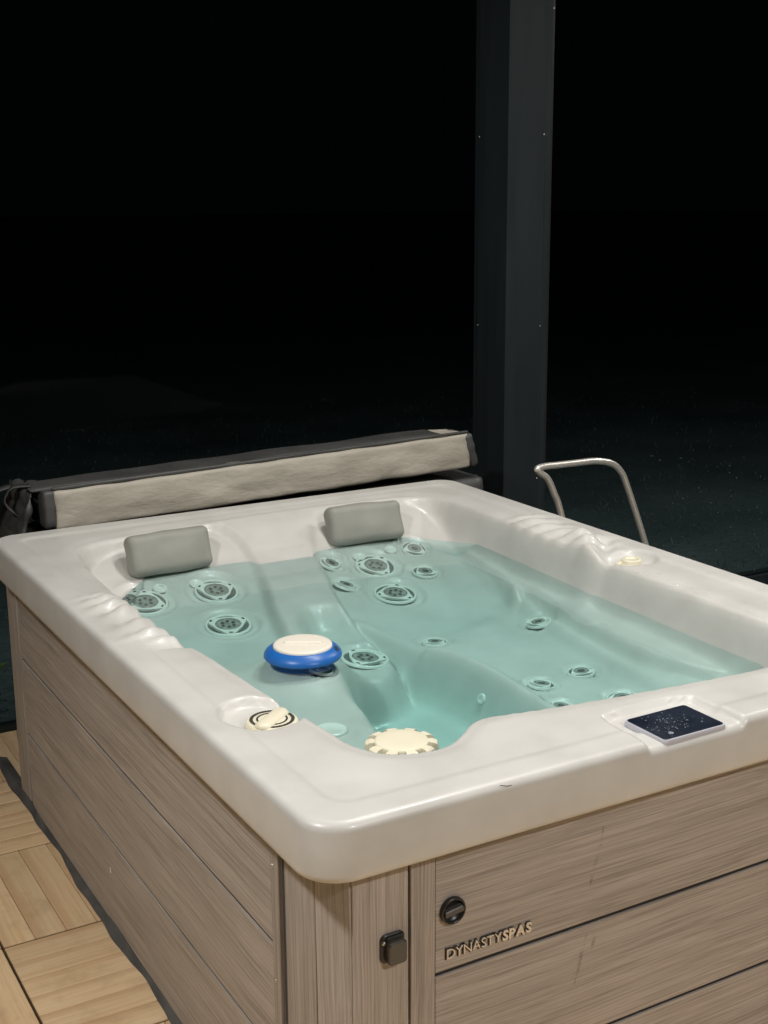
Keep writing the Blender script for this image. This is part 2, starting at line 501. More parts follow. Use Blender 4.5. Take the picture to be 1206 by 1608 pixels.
JETS_BIG = [(.517, 1.627, .060, 20), (.315, 1.627, .060, 75), (.468, 1.432, .060, 15), (1.012, 1.622, .060, 40), (.978, 1.450, .060, 55), (.703, 1.127, .060, 100)]
JETS_SMALL = [(.893, 1.672, .036, 10), (.871, 1.541, .036, 30), (1.177, 1.679, .038, 60), (1.131, 1.541, .038, 80), (.466, .905, .030, 0), (.901, 1.116, .033, 50), (1.202, 1.082, .033, 15), (1.085, .753, .033, 70), (.954, .735, .033, 20), (1.060, .572, .036, 40), (.910, .602, .033, 90)]

def basin(x, y):
    zb = np.interp(y, [0, .5, .8, 1.0, 1.2, 1.42, 1.6, 1.68, 1.74, 1.82, 1.88, 2.0], [.592, .592, .592, .594, .604, .628, .655, .676, .704, .755, .787, .80])
    h = zb + lerp(0.040, 0.018, S((y - 1.45) / .35))          # saddle between the two recesses
    s = sdf(x, y, SEAT_L)
    left = zb + .052 * S((1.36 - y) / .34) - 0.008 * np.exp(-(((x - .36) / .2) ** 2 + ((y - 1.1) / .25) ** 2))  # seat front raised so the float's shadow shows less
    h = lerp(h, left, S((s + .020) / .04))
    s = sdf(x, y, SEAT_M)
    mid = zb - 0.020 * np.exp(-(((x - 1.03) / .17) ** 2 + ((y - 1.27) / .15) ** 2))
    h = lerp(h, mid, S((s + .022) / .044))
    s = sdf(x, y, LOUNGE)
    h = lerp(h, 0.600, S((s + .05) / .10))
    s = sdf(x, y, FOOT)
    h = h + 0.006 * np.exp(-(s / .022) ** 2)
    h = lerp(h, .480 + 0.010 * ((x - .62) / .2) ** 2, S((s + .008) / .095))
    s = sdf(x, y, PAD)
    h = lerp(h, .590 + .05 * (y - 1.15), S((s + .042) / .095))
    h = h + np.maximum(.679 - h, 0) * np.exp(-(((x - .44) / .10) ** 2 + ((y - .955) / .13) ** 2) ** 2)  # mound added under the float to hide its cast shadow
    h = h
    s = sdf(x, y, SHELF)
    sh = .660 + np.clip(s, 0, .2) * .15
    h = np.maximum(h, lerp(h, sh, S((s + .018) / .032)))
    d = polydist(x, y, RIDGE)
    h = h + .016 * np.exp(-(d / .019) ** 2) * S((1.9 - y) / .3)
    return h

def height(x, y):
    x = np.asarray(x, float); y = np.asarray(y, float)
    s = sdf(x, y, RIM)
    h = basin(x, y)
    # jet dishes
    for jx, jy, r, _ in JETS_BIG + JETS_SMALL:
        d = np.hypot(x - jx, y - jy)
        h = h - .007 * (1 - S((d - r * 1.25) / (r * .30))) + .0035 * np.exp(-((d - r * 1.52) / (r * .14)) ** 2)
    # walls up to the rim
    wd = lerp(.055, .035, S((y - 1.6) / .2))
    ex = np.minimum.reduce([x, W - x, y, L - y]) - .0
    qx = np.maximum(.11 - np.minimum(x, W - x), 0); qy = np.maximum(.11 - np.minimum(y, L - y), 0)
    ex = np.where((qx > 0) & (qy > 0), .11 - np.hypot(qx, qy), ex)
    rim = ZR - .0045 * S((ex - .058) / .022)
    rim = rim - .006 * S((x - 1.37) / .012) * S((1.46 - x) / .03) * 0
    inner = np.where(s > 0, s, 0)
    h = lerp(rim, h, S(inner / wd))
    # soft roll-over of the inner edge
    h = h - .006 * np.exp(-((s - .0) / .018) ** 2)
    # sculpted ripples, left rim
    t = (y - 1.0) / .36
    env = S((y - .93) / .04) * S((1.38 - y) / .12)
    rx = x - (.105 + .02 * (1.15 - y))
    across = np.exp(-(rx / .045) ** 2)
    h = h + env * across * (.011 + (.009 + .0035 * np.sin(y * 23)) * np.sin((y - .35 * (x - .1) - .02 * np.sin(y * 17)) * 2 * np.pi / .066))
    h = h - .012 * np.exp(-(((x - .13) / .05) ** 2 + ((y - .915) / .022) ** 2))
    # sculpted ripples, right rim, with the raised tongue and its hollow
    env = S((y - 1.02) / .05) * S((1.47 - y) / .08)
    rx = x - (1.385 - .05 * (1.3 - y))
    across = np.exp(-(rx / .05) ** 2)
    h = h + env * across * (.006 + .0075 * np.sin((y + .5 * (x - 1.35)) * 2 * np.pi / .072))
    ta = np.array([[1.405, 1.17], [1.355, 1.09], [1.285, .985]])
    dt = polydist(x, y, ta)
    h = h + .019 * np.exp(-(dt / .034) ** 2)
    tb = np.array([[1.43, 1.10], [1.375, 1.03], [1.315, .955]])
    h = h - .011 * np.exp(-(polydist(x, y, tb) / .022) ** 2)
    # hollow round the far diverter
    h = h - .016 * S((.075 - np.hypot((x - 1.385) * 1.1, y - .935)) / .022)
    # hollow round the near diverter, deeper at its back
    h = h - .018 * S((.082 - np.hypot(x - .128, (y - .475) * .95)) / .020)
    # recess of the control panel, open towards the front edge
    pa = sdf(x, y, np.array([(.606, -.2), (.646, .142), (.700, .152), (.800, .150), (.850, .136), (.858, -.2)]))
    h = h - .012 * S((pa + .003) / .007)
    return h

def grid_xy(nx, ny, inset, rc):
    """a grid over the rim's rounded rectangle; square corners are folded onto arcs"""
    u = np.linspace(inset, W - inset, nx); v = np.linspace(inset, L - inset, ny)
    x, y = np.meshgrid(u, v, indexing='ij')
    for cx, sx in ((inset + rc, -1), (W - inset - rc, 1)):
        for cy, sy in ((inset + rc, -1), (L - inset - rc, 1)):
            du = (x - cx) * sx; dv = (y - cy) * sy
            k = (du > 0) & (dv > 0)
            m = np.maximum(du, dv); ln = np.hypot(du, dv) + 1e-12
            x = np.where(k, cx + sx * du * m / ln, x); y = np.where(k, cy + sy * dv * m / ln, y)
    return x, y
# HF-END

# ------------------------------------------------------------------ ground, terrace, deck
def sheet(name, x0, y0, x1, y1, z, m, nx=1, ny=1):
    vv = [(x0 + (x1 - x0) * i / nx, y0 + (y1 - y0) * j / ny, z) for j in range(ny + 1) for i in range(nx + 1)]
    ff = [(j * (nx + 1) + i, j * (nx + 1) + i + 1, (j + 1) * (nx + 1) + i + 1, (j + 1) * (nx + 1) + i) for j in range(ny) for i in range(nx)]
    return mesh_obj(name, vv, ff, m)

tag(sheet('lawn', -120, -120, 120, 160, -0.12, M['lawn']), kind='structure')
patio = box_obj('patio', (-4.2, -5.0, -0.118), (12, 2.75, -0.03), M['patio'], bev=0.004)
tag(patio, kind='structure')

deck = empty('deck', (0, 0, -0.03))
tag(deck, kind='structure')
TILE = 0.455
slat_me = {}
n_slat = 6
pitch = (TILE - 0.006) / n_slat
for ix in range(-3, 1):
    for iy in range(-1, 4):
        x0 = -0.2 + ix * TILE
        y0 = 1.257 + (iy - 1) * TILE
        if ix == 0 and iy < -1:
            continue
        c = Vector((x0 + TILE / 2, y0 + TILE / 2, -0.0285))
        tile = box_obj('deck_tile', (x0 + .0022, y0 + .0022, -0.0298), (x0 + TILE - .0022, y0 + TILE - .0022, -0.0035), M['deck_core'], deck, bev=0.001, seg=1)
        vertical = (ix + iy) % 2 == 1
        for k in range(n_slat):
            off = -TILE / 2 + 0.003 + pitch * (k + .5)
            if 'slat' not in slat_me:
                s = bm_obj('slat', box_bm(TILE - 0.006, pitch - 0.0012, 0.0115, 0.0016, 1), M['deck'])
                slat_me['slat'] = s.data
            else:
                s = link(bpy.data.objects.new('slat', slat_me['slat']))
            z = -0.0063 + random.uniform(-.0006, .0006)
            m4 = Matrix.Translation((c.x + (off if vertical else 0), c.y + (0 if vertical else off), z)) @ Matrix.Rotation(math.pi / 2 if vertical else 0, 4, 'Z')
            child_world(s, tile, m4)

for ix in range(-3, 7):                      # the deck goes on out of view, added to bounce light
    for iy in range(-6, -1):
        x0 = -0.2 + ix * TILE; y0 = 1.257 + (iy - 1) * TILE
        box_obj('deck_tile', (x0 + .002, y0 + .002, -0.0298), (x0 + TILE - .002, y0 + TILE - .002, -0.0005), M['deck'], deck, bev=0.002, seg=1)

# ------------------------------------------------------------------ unseen canopy roof and its lamps, added above the frame
canopy = empty('added_canopy_roof', (1.2, 0, 3.03))
tag(canopy, 'unseen pale canopy roof added overhead to hold the lamps and bounce light', 'roof')
M['roof'] = mat('pale_bounce_roof', (0.45, 0.44, 0.42), 0.7)  # kept pale so the unseen roof bounces fill light
roof_slab = box_obj('roof_panel', (-2.4, -3.6, 3.03), (5.2, 2.75, 3.15), M['roof'], canopy, bev=0.004)
for yb in (-3.5, 2.40):
    box_obj('roof_beam', (-2.4, yb - .09, 2.83), (5.2, yb + .09, 3.028), M['aluminium'], canopy, bev=0.004)

for k, (lx, ly, lz, watts) in enumerate(LAMPS):
    t = empty('unseen_ceiling_lamp', (lx, ly, lz))
    tag(t, ['round warm ceiling lamp farthest out in front of the tub', 'round warm fill lamp added over the wooden deck', 'round warm fill lamp added above the filter cap', 'round warm fill lamp added above the control panel', 'round warm fill lamp added above the far pillow', 'round warm fill lamp added above the steel handrail', 'round warm fill lamp added in the corner farthest from the deck'][k], 'lamp', 'round lamps under the canopy roof')
    bm_obj('housing', lathe_bm([(0.0, .079), (.085, .079), (.09, .07), (.09, -.005), (.08, -.008), (.072, .0), (.072, .01)], 32), M['aluminium'], t, True)
    d = bm_obj('diffuser', lathe_bm([(.071, .008), (.05, .004), (0.0, .003)], 32), M['lamp'], t, True)
    ld = bpy.data.lights.new('lamp_light', 'AREA')
    ld.shape = 'DISK'; ld.size = 0.28; ld.energy = watts; ld.color = (1.0, 0.972, 0.925)
    lo = bpy.data.objects.new('lamp_light', ld)
    lo.location = (0, 0, -0.012)
    link(lo, t)

# ------------------------------------------------------------------ corner post and glazing
post = empty('corner_post', (2.065, 2.46, -0.03))
tag(post, 'tall anthracite square metal post with narrow screwed side channels behind the tub', 'post')
box_obj('shaft', (1.970, 2.350, -0.03), (2.130, 2.538, 2.826), M['aluminium'], post, bev=0.003)
box_obj('channel', (1.974, 2.5395, -0.03), (1.992, 2.567, 2.826), M['aluminium'], post, bev=0.002)
box_obj('channel', (2.1315, 2.354, -0.03), (2.158, 2.374, 2.826), M['aluminium'], post, bev=0.002)
box_obj('channel', (2.1595, 2.364, -0.03), (2.173, 2.404, 2.826), M['black_plastic'], post, bev=0.002)
def screw(parent, loc, nrm, r=0.005):
    o = bm_obj('screw', lathe_bm([(r, 0), (r * .9, r * .35), (r * .4, r * .55), (0, r * .5)], 12), M['steel'], None, True)
    q = Vector((0, 0, 1)).rotation_difference(Vector(nrm)).to_matrix().to_4x4()
    child_world(o, parent, Matrix.Translation(loc) @ q)
    return o
for z in (1.912, 1.234, 0.66):
    screw(post, (1.9698, 2.532, z), (-1, 0, 0), 0.0035)
    screw(post, (2.124, 2.3498, z + .003), (0, -1, 0), 0.0035)
screw(post, (2.166, 2.3638, 2.343), (0, -1, 0), 0.0045)

for nm, xa, xb, lab in (('glass_panel', -2.4, 1.966, 'wide dark glass panel behind the folded cover'), ('glass_panel', 2.176, 5.2, 'dark glass panel behind the steel handrail')):
    g = empty(nm, ((xa + xb) / 2, 2.55, -0.03))
    tag(g, lab, 'glass panel', 'glass panels of the terrace enclosure')
    p = mesh_obj('pane', [(xa, 2.555, .02), (xb, 2.555, .02), (xb, 2.555, 2.82), (xa, 2.555, 2.82)], [(0, 1, 2, 3)], M['pane'])
    child_world(p, g, Matrix.Identity(4))
    box_obj('bottom_rail', (xa, 2.535, -0.03), (xb, 2.575, .022), M['aluminium'], g, bev=0.002)

# ------------------------------------------------------------------ hot tub
tub = empty('hot_tub', (W / 2, L / 2, 0))
tag(tub, 'white acrylic hot tub with taupe wood panel sides, filled with teal water', 'hot tub')
I4 = Matrix.Identity(4)

def build_shell():
    nx, ny, bev, rc = 240, 316, .016, .056
    x, y = grid_xy(nx, ny, bev, rc)
    z = height(x, y)
    V = np.stack([x, y, z], -1).reshape(-1, 3)
    idx = np.arange(nx * ny).reshape(nx, ny)
    F = np.stack([idx[:-1, :-1], idx[1:, :-1], idx[1:, 1:], idx[:-1, 1:]], -1).reshape(-1, 4)
    loop = np.concatenate([idx[:, 0], idx[-1, 1:], idx[-2::-1, -1], idx[0, -2:0:-1]])
    P = V[loop]
    nrm = np.zeros((len(loop), 2))
    for k in range(len(loop)):
        t = P[(k + 1) % len(loop), :2] - P[k - 1, :2]
        t = t / np.linalg.norm(t)
        nrm[k] = (t[1], -t[0])
    verts = [V]; faces = [F]; base = nx * ny; prev = loop
    prof = [(bev * math.sin(a), -bev * (1 - math.cos(a)), 1) for a in np.linspace(0, math.pi / 2, 8)[1:]]
    prof += [(bev + .001, ZR - .05, 0), (bev + .002, ZR - .085, 0), (bev, ZR - .0935, 0), (bev - .004, ZR - .097, 0), (bev - .035, ZR - .097, 0), (bev - .04, ZR - .05, 0)]
    for off, dz, rel in prof:
        Q = np.empty_like(P)
        Q[:, :2] = P[:, :2] + nrm * off
        Q[:, 2] = P[:, 2] + dz if rel else dz
        verts.append(Q)
        cur = np.arange(base, base + len(loop)); base += len(loop)
        faces.append(np.stack([prev, cur, np.roll(cur, -1), np.roll(prev, -1)], -1))
        prev = cur
    V = np.concatenate(verts); F = np.concatenate(faces)
    me = bpy.data.meshes.new('shell')
    me.vertices.add(len(V)); me.vertices.foreach_set('co', V.ravel())
    me.loops.add(F.size); me.loops.foreach_set('vertex_index', F.ravel().astype(np.int32))
    me.polygons.add(len(F)); me.polygons.foreach_set('loop_start', np.arange(0, F.size, 4, dtype=np.int32))
    me.polygons.foreach_set('use_smooth', np.ones(len(F), bool))
    me.update(calc_edges=True); me.validate()
    me.materials.append(M['acrylic'])
    o = link(bpy.data.objects.new('shell', me))
    child_world(o, tub, I4)
    return o
shell = build_shell()

def at(x, y):
    return float(height(np.array([x]), np.array([y]))[0])
def plane_at(x, y, e=.05):
    """point and normal of the moulding round a jet, from the ground just outside its dish"""
    hx = (at(x + e, y) - at(x - e, y)) / (2 * e)
    hy = (at(x, y + e) - at(x, y - e)) / (2 * e)
    return Vector((-hx, -hy, 1)).normalized()

# water body
wz0, wz1 = 0.45, ZW
wv = []
RW = [tuple(p) for p in chaikin([(.115, .13), (.115, 1.84), (1.42, 1.84), (1.42, .13)], 1)]
RW = RW[::-1] if (RW[1][0] - RW[0][0]) * (RW[2][1] - RW[1][1]) - (RW[1][1] - RW[0][1]) * (RW[2][0] - RW[1][0]) < 0 else RW
water = bm_obj('water', loft_outline_bm([[(px, py, wz0) for px, py in RW], [(px, py, wz1) for px, py in RW]]), M['water'])
tag(water, kind='structure')

# cabinet --------------------------------------------------
CI = .05
def board(name, lo, hi, axis, bev=.0016, m='cabinet'):
    """a board between two corners whose grain (local X) runs along axis"""
    c = Vector([(a + b) / 2 for a, b in zip(lo, hi)])
    d = [b - a for a, b in zip(lo, hi)]
    if axis == 'x':
        R = I4; dims = (d[0], d[1], d[2])
    elif axis == 'y':
        R = Matrix.Rotation(math.pi / 2, 4, 'Z'); dims = (d[1], d[0], d[2])
    else:
        R = Matrix.Rotation(math.pi / 2, 4, 'Y'); dims = (d[2], d[1], d[0])
    o = bm_obj(name, box_bm(*dims, bev, 2), M[m])
    child_world(o, tub, Matrix.Translation(c) @ R)
    return o
box_obj('cabinet_core', (CI + .026, CI + .026, .012), (CI + .04, L - CI - .002, .70), M['cabinet_dark'], tub, bev=0.0)
box_obj('cabinet_core', (CI + .041, CI + .026, .012), (W - CI - .016, CI + .04, .70), M['cabinet_dark'], tub, bev=0.0)
board('far_board', (W - CI - .014, CI + .02, .014), (W - CI, L - CI - .02, .712), 'y')
board('back_board', (CI + .13, L - CI - .014, .014), (W - CI - .02, L - CI, .712), 'x')

ZT, G1, G2, ZB = .712, .461, .239, .014
for lo_, hi_ in ((G1 + .0040, ZT), (G2 + .0040, G1 - .0040), (ZB, G2 - .0040)):
    board('front_board', (.238, CI, lo_), (W - .24, CI + .014, hi_), 'x')
    board('side_board', (CI, .272, lo_), (CI + .014, 1.918, hi_), 'y')
for gz in (G1, G2):                          # dark strips filling the grooves, in place of their shade
    box_obj('groove_shade_strip', (.239, CI + .0045, gz - .0039), (W - .241, CI + .012, gz + .0039), M['cabinet_dark'], tub, bev=0)
    box_obj('groove_shade_strip', (CI + .0040, .273, gz - .0039), (CI + .012, 1.917, gz + .0039), M['cabinet_dark'], tub, bev=0)
# vertical trims that frame the panels
board('panel_trim', (.191, CI - .002, ZB), (.2365, CI + .014, ZT), 'z')
board('panel_trim', (CI - .002, .2415, ZB), (CI + .014, .2705, ZT), 'z')
# slate strips in the gaps beside the corner posts
box_obj('gap_strip', (CI + .006, .2215, ZB), (CI + .0155, .2405, ZT), M['gap_strip'], tub, bev=.001)
box_obj('gap_strip', (CI + .006, 1.9195, ZB), (CI + .0155, 1.938, ZT), M['gap_strip'], tub, bev=.001)
# near corner post: side, bevelled and front boards
board('corner_board', (CI, .1105, ZB), (CI + .014, .220, ZT), 'z')
board('corner_board', (.0865, CI, ZB), (.187, CI + .014, ZT), 'z')
def chamfer_board(pa, pb, inward):
    a = Vector((*pa, 0)); b = Vector((*pb, 0)); t = (b - a).normalized(); n = Vector((*inward, 0)).normalized()
    c = (a + b) / 2 + n * .007
    Rm = Matrix(((0, t.x, n.x, c.x), (0, t.y, n.y, c.y), (1, 0, 0, (ZB + ZT) / 2), (0, 0, 0, 1)))
    o = bm_obj('corner_board', box_bm(ZT - ZB, (b - a).length - .003, .014, .0022, 2), M['cabinet'])
    child_world(o, tub, Rm)
chamfer_board((.0505, .109), (.085, .0505), (1, .6))
board('corner_board', (CI, 1.9395, ZB), (CI + .014, 2.035, ZT), 'z')
board('corner_board', (CI + .002, 2.0365, ZB), (CI + .11, 2.05, ZT), 'z')
screw(tub, (CI - .002, .262, .612), (-1, 0, 0), .0042)
screw(tub, (CI - .002, .262, .395), (-1, 0, 0), .0042)
fl = mesh_obj('flake', [(-.0008, -.004, 0), (-.0022, .001, -.002), (-.0012, .004, .012), (-.0003, -.001, .013), (0, .0, .004)], [(0, 1, 2, 3), (0, 1, 4), (1, 2, 4), (2, 3, 4), (3, 0, 4)], M['flake'])
child_world(fl, tub, Matrix.Translation((CI, 1.196, .154)))

def scuff_material():
    m = bpy.data.materials.new('rusty_scuff')
    m.use_nodes = True
    N, Lk = m.node_tree.nodes, m.node_tree.links
    N.clear()
    out = N.new('ShaderNodeOutputMaterial')
    tr = N.new('ShaderNodeBsdfTransparent'); df = N.new('ShaderNodeBsdfDiffuse'); df.inputs[0].default_value = (0.16, 0.105, 0.07, 1)
    tc = N.new('ShaderNodeTexCoord'); nz = N.new('ShaderNodeTexNoise'); nz.inputs['Scale'].default_value = 45; nz.inputs['Detail'].default_value = 6
    Lk.new(tc.outputs['Object'], nz.inputs['Vector'])
    mr = N.new('ShaderNodeMapRange'); mr.inputs['From Min'].default_value = .42; mr.inputs['From Max'].default_value = .68; mr.inputs['To Max'].default_value = .36
    Lk.new(nz.outputs['Fac'], mr.inputs['Value'])
    mx = N.new('ShaderNodeMixShader')
    Lk.new(mr.outputs[0], mx.inputs[0]); Lk.new(tr.outputs[0], mx.inputs[1]); Lk.new(df.outputs[0], mx.inputs[2])
    Lk.new(mx.outputs[0], out.inputs['Surface'])
    return m
M['scuff'] = scuff_material()
for pts in ([(.580, .640), (.574, .600), (.560, .560), (.553, .525)], [(.552, .445), (.543, .420), (.535, .385), (.525, .345)], [(.569, .432), (.566, .420), (.561, .405)]):
    vv = []
    for i, (px, pz) in enumerate(pts):
        w_ = .0042 if 0 < i < len(pts) - 1 else .0012
        vv += [(px - w_, CI - .0004, pz), (px + w_, CI - .0004, pz)]
    sc_ = mesh_obj('scuff_mark', vv, [(2 * i, 2 * i + 1, 2 * i + 3, 2 * i + 2) for i in range(len(pts) - 1)], M['scuff'])
    child_world(sc_, tub, I4)

# latch, vent knob, lettering on the front -------------------
def rrect(w, h, r, n=5):
    P = []
    for cx, cy, a0 in ((w / 2 - r, h / 2 - r, 0), (-w / 2 + r, h / 2 - r, 90), (-w / 2 + r, -h / 2 + r, 180), (w / 2 - r, -h / 2 + r, 270)):
        for k in range(n + 1):
            a = math.radians(a0 + 90 * k / n)
            P.append((cx + r * math.cos(a), cy + r * math.sin(a)))
    return P
FRONT = Matrix(((1, 0, 0, 0), (0, 0, -1, 0), (0, 1, 0, 0), (0, 0, 0, 1)))        # local x,y,z -> world x, z, -y
latch = empty('latch')
child_world(latch, tub, Matrix.Translation((.156, CI, .541)) @ FRONT)
def part(name, bm, m, parent, smooth=False, loc=None, rot=None):
    o = bm_obj(name, bm, M[m], parent, smooth)
    if loc is not None:
        o.location = loc
    if rot is not None:
        o.rotation_euler = rot
    return o
a = rrect(.044, .050, .010)
part('latch_plate', loft_outline_bm([[(p[0], p[1], 0) for p in a], [(p[0], p[1], .003) for p in a], [(p[0] * .94, p[1] * .94, .0045) for p in a]]), 'black_plastic', latch)
b = rrect(.034, .040, .007)
part('latch_cup', loft_outline_bm([[(p[0] + .003, p[1] - .004, .004) for p in b], [(p[0] + .003, p[1] - .0045, .014) for p in b], [(p[0] * .9 + .003, p[1] * .9 - .005, .017) for p in b]]), 'latch', latch)
part('latch_slot', box_bm(.029, .006, .004, .001, 1), 'slot', latch, loc=(.003, .0185, .006))
part('latch_screw', lathe_bm([(.0035, 0), (.003, .0015), (0, .0018)], 12), 'steel', latch, True, loc=(-.0165, .012, .0045))

vent = empty('vent_knob')
child_world(vent, tub, Matrix.Translation((.269, CI, .5725)) @ FRONT)
part('vent_ring', lathe_bm([(.0235, 0), (.0235, .006), (.0225, .008), (.0205, .008), (.0192, .006), (.0185, .0015), (0, .001)], 40), 'black_plastic', vent, True)
hb = rrect(.036, .013, .003)
part('vent_grip', loft_outline_bm([[(p[0], p[1], .001) for p in hb], [(p[0], p[1] * .85, .009) for p in hb], [(p[0] * .97, p[1] * .6, .0105) for p in hb]]), 'latch', vent, rot=(0, 0, math.radians(8)))

def glyph(ch, size, bold, extr, off):
    cu = bpy.data.curves.new('letter', 'FONT')
    cu.body = ch; cu.size = size; cu.extrude = extr; cu.offset = off; cu.align_x = 'LEFT'
    cu.resolution_u = 3
    o = bpy.data.objects.new('letter_tmp', cu)
    COL.objects.link(o)
    bpy.context.view_layer.update()
    me = bpy.data.meshes.new_from_object(o.evaluated_get(bpy.context.evaluated_depsgraph_get()))
    xs = [v.co.x for v in me.vertices]
    w0, w1 = min(xs), max(xs)
    bpy.data.objects.remove(o); bpy.data.curves.remove(cu)
    return me, w0, w1
plate = empty('lettering')
child_world(plate, tub, Matrix.Translation((.258, CI, .4868)) @ FRONT)
word = 'DYNASTYSPAS'
metrics = [glyph(c, .0250, k > 6, .0011, .0008 if k > 6 else -.0002) for k, c in enumerate(word)]
total = sum(b - a for _, a, b in metrics)
gapw = (.169 - total) / (len(word) - 1)
xx = 0.0
for k, (me, a, b) in enumerate(metrics):
    me.materials.clear(); me.materials.append(M['letter'])
    me.name = 'letter'
    o = link(bpy.data.objects.new('letter', me), plate)
    sh = .12 if k > 6 else 0.0
    o.matrix_basis = Matrix(((1, sh, 0, xx - a), (0, 1, 0, 0), (0, 0, 1, .0035), (0, 0, 0, 1)))
    mb, _, _ = glyph(word[k], .0250, k > 6, .0010, .0016)
    mb.materials.clear(); mb.materials.append(M['letter_back'])
    mb.name = 'letter_shadow_backing'
    ob = link(bpy.data.objects.new('letter_shadow_backing', mb), plate)  # wider dark copy serves as backing and painted shadow
    ob.matrix_basis = Matrix(((1, sh, 0, xx - a), (0, 1, 0, 0), (0, 0, 1, .0012), (0, 0, 0, 1)))
    xx += b - a + gapw

# jets -------------------------------------------------------
def tri_lobe(r_out, r_in, n=60, ph=0.0):
    P = []
    for k in range(n):
        a = 2 * math.pi * k / n
        f = (0.5 + 0.5 * math.cos(3 * a)) ** 2.2
        r = r_in + (r_out - r_in) * f
        P.append((r * math.cos(a + ph), r * math.sin(a + ph)))
    return P
def ring_strip(outer, inner, z0, z1):
    """a flat frame between two loops, z0..z1 thick"""
    n = len(outer)
    bm = bmesh.new()
    A = [bm.verts.new((*p, z0)) for p in outer]; B = [bm.verts.new((*p, z1)) for p in outer]
    C = [bm.verts.new((*p, z1)) for p in inner]; D = [bm.verts.new((*p, z0)) for p in inner]
    for k in range(n):
        j = (k + 1) % n
        bm.faces.new((A[k], A[j], B[j], B[k])); bm.faces.new((B[k], B[j], C[j], C[k])); bm.faces.new((C[k], C[j], D[j], D[k]))
    return bm
def circ(r, n=60):
    return [(r * math.cos(2 * math.pi * k / n), r * math.sin(2 * math.pi * k / n)) for k in range(n)]
_big = []
def make_jet(x, y, r, rot, big):
    n = plane_at(x, y, r * 1.9)
    if x > 1.18 and not big and y < 1.3:
        n = (n + Vector((0, 0, 1.5))).normalized()
    q = Vector((0, 0, 1)).rotation_difference(n).to_matrix().to_4x4()
    j = empty('jet')
    child_world(j, tub, Matrix.Translation(Vector((x, y, at(x, y))) + n * .0015) @ q @ Matrix.Rotation(math.radians(rot), 4, 'Z'))
    def P(nm, key, fn, m, smooth=False):
        k = (nm, key)
        if k not in jet_mesh:
            o = bm_obj(nm, fn(), M[m], j, smooth); jet_mesh[k] = o.data
        else:
            o = link(bpy.data.objects.new(nm, jet_mesh[k]), j)
        return o
    s = round(r, 3)
    P('outer_ring', (s, 1), lambda: lathe_bm([(r * 1.0, 0), (r * .99, .006), (r * .95, .0075), (r * .90, .0065), (r * .885, .003)], 56), 'jet_pale', True)
    P('ring_well', (s, 2), lambda: lathe_bm([(r * .89, .0035), (r * .70, .001), (0, .001)], 48), 'jet_steel', True)
    P('bezel', (s, 3), lambda: ring_strip(tri_lobe(r * .93, r * .66), circ(r * .565), .002, .0085), 'jet_pale')
    P('nozzle', (s, 4), lambda: lathe_bm([(r * .56, .003), (r * .55, .0075), (r * .45, .008), (r * .2, .0065), (0, .006)] if big else [(r * .56, .003), (r * .52, .008), (r * .27, .0085), (r * .22, .003), (0, .002)], 40), 'jet_grey', True)
    if big:
        def holes():
            bm = bmesh.new()
            for k in range(6):
                a = k * math.pi / 3
                vv = [bm.verts.new((r * (.27 * math.cos(a) + .075 * math.cos(t)), r * (.27 * math.sin(a) + .075 * math.sin(t)), .0088)) for t in [i * math.pi / 5 for i in range(10)]]
                bm.faces.new(vv)
            return bm
        h = P('nozzle_holes', (s, 5), holes, 'jet_hole')
        for k in range(3):
            mk = P('bezel_mark', (s, 6), lambda: box_bm(r * .09, r * .16, .001, 0), 'slot')
            mk.matrix_basis = Matrix.Rotation(2 * math.pi * k / 3, 4, 'Z') @ Matrix.Translation((r * .81, 0, .0084))
    else:
        P('nozzle_bore', (s, 7), lambda: lathe_bm([(r * .25, .0086), (r * .2, .0070), (0, .0069)], 20), 'jet_hole', True)
    return j
jet_mesh = {}
for x, y, r, rot in JETS_BIG:
    make_jet(x, y, r, rot, True)
for x, y, r, rot in JETS_SMALL:
    make_jet(x, y, r, rot, False)
# suction drain on the footwell's far wall, and a pale round fitting under the near rim
for dx, dy, dr in ((.843, .815, .013),):
    n = plane_at(dx, dy, .02)
    q = Vector((0, 0, 1)).rotation_difference(n).to_matrix().to_4x4()
    o = bm_obj('drain_plug', lathe_bm([(dr, -.002), (dr, .004), (dr * .7, .006), (dr * .5, .003), (0, .003)], 24), M['jet_pale'], None, True)
    child_world(o, tub, Matrix.Translation((dx, dy, at(dx, dy))) @ q)
o = bm_obj('underwater_fitting', lathe_bm([(.035, -.004), (.035, .004), (.030, .007), (.026, .004), (0, .009)], 32), M['jet_pale'], None, True)
n = plane_at(.360, .648, .02)
child_world(o, tub, Matrix.Translation((.360, .648, at(.360, .648))) @ Vector((0, 0, 1)).rotation_difference(n).to_matrix().to_4x4())

# pillows -----------------------------------------------------
for cx, cy, rz in ((.432, 1.748, 3), (1.048, 1.752, -3)):
    p = bm_obj('pillow', soft_box(.240, .058, .114, (34, 10, 20), .020, .0035, 11, cx * 7, .005), M['pillow'], None, True)
    child_world(p, tub, Matrix.Translation((cx, cy, .756)) @ Matrix.Rotation(math.radians(rz), 4, 'Z') @ Matrix.Rotation(math.radians(-20), 4, 'X'))
    for dx in (-.055, .05):
        n_ = Vector((0, -.35, 1)).normalized()
        o = bm_obj('neck_jet', lathe_bm([(.020, 0), (.019, .005), (.015, .006), (.012, .003), (0, .002)], 28), M['jet_pale'], None, True)
        child_world(o, tub, Matrix.Translation((cx + dx, cy - .068, at(cx + dx, cy - .068) + .003)) @ Vector((0, 0, 1)).rotation_difference(n_).to_matrix().to_4x4())

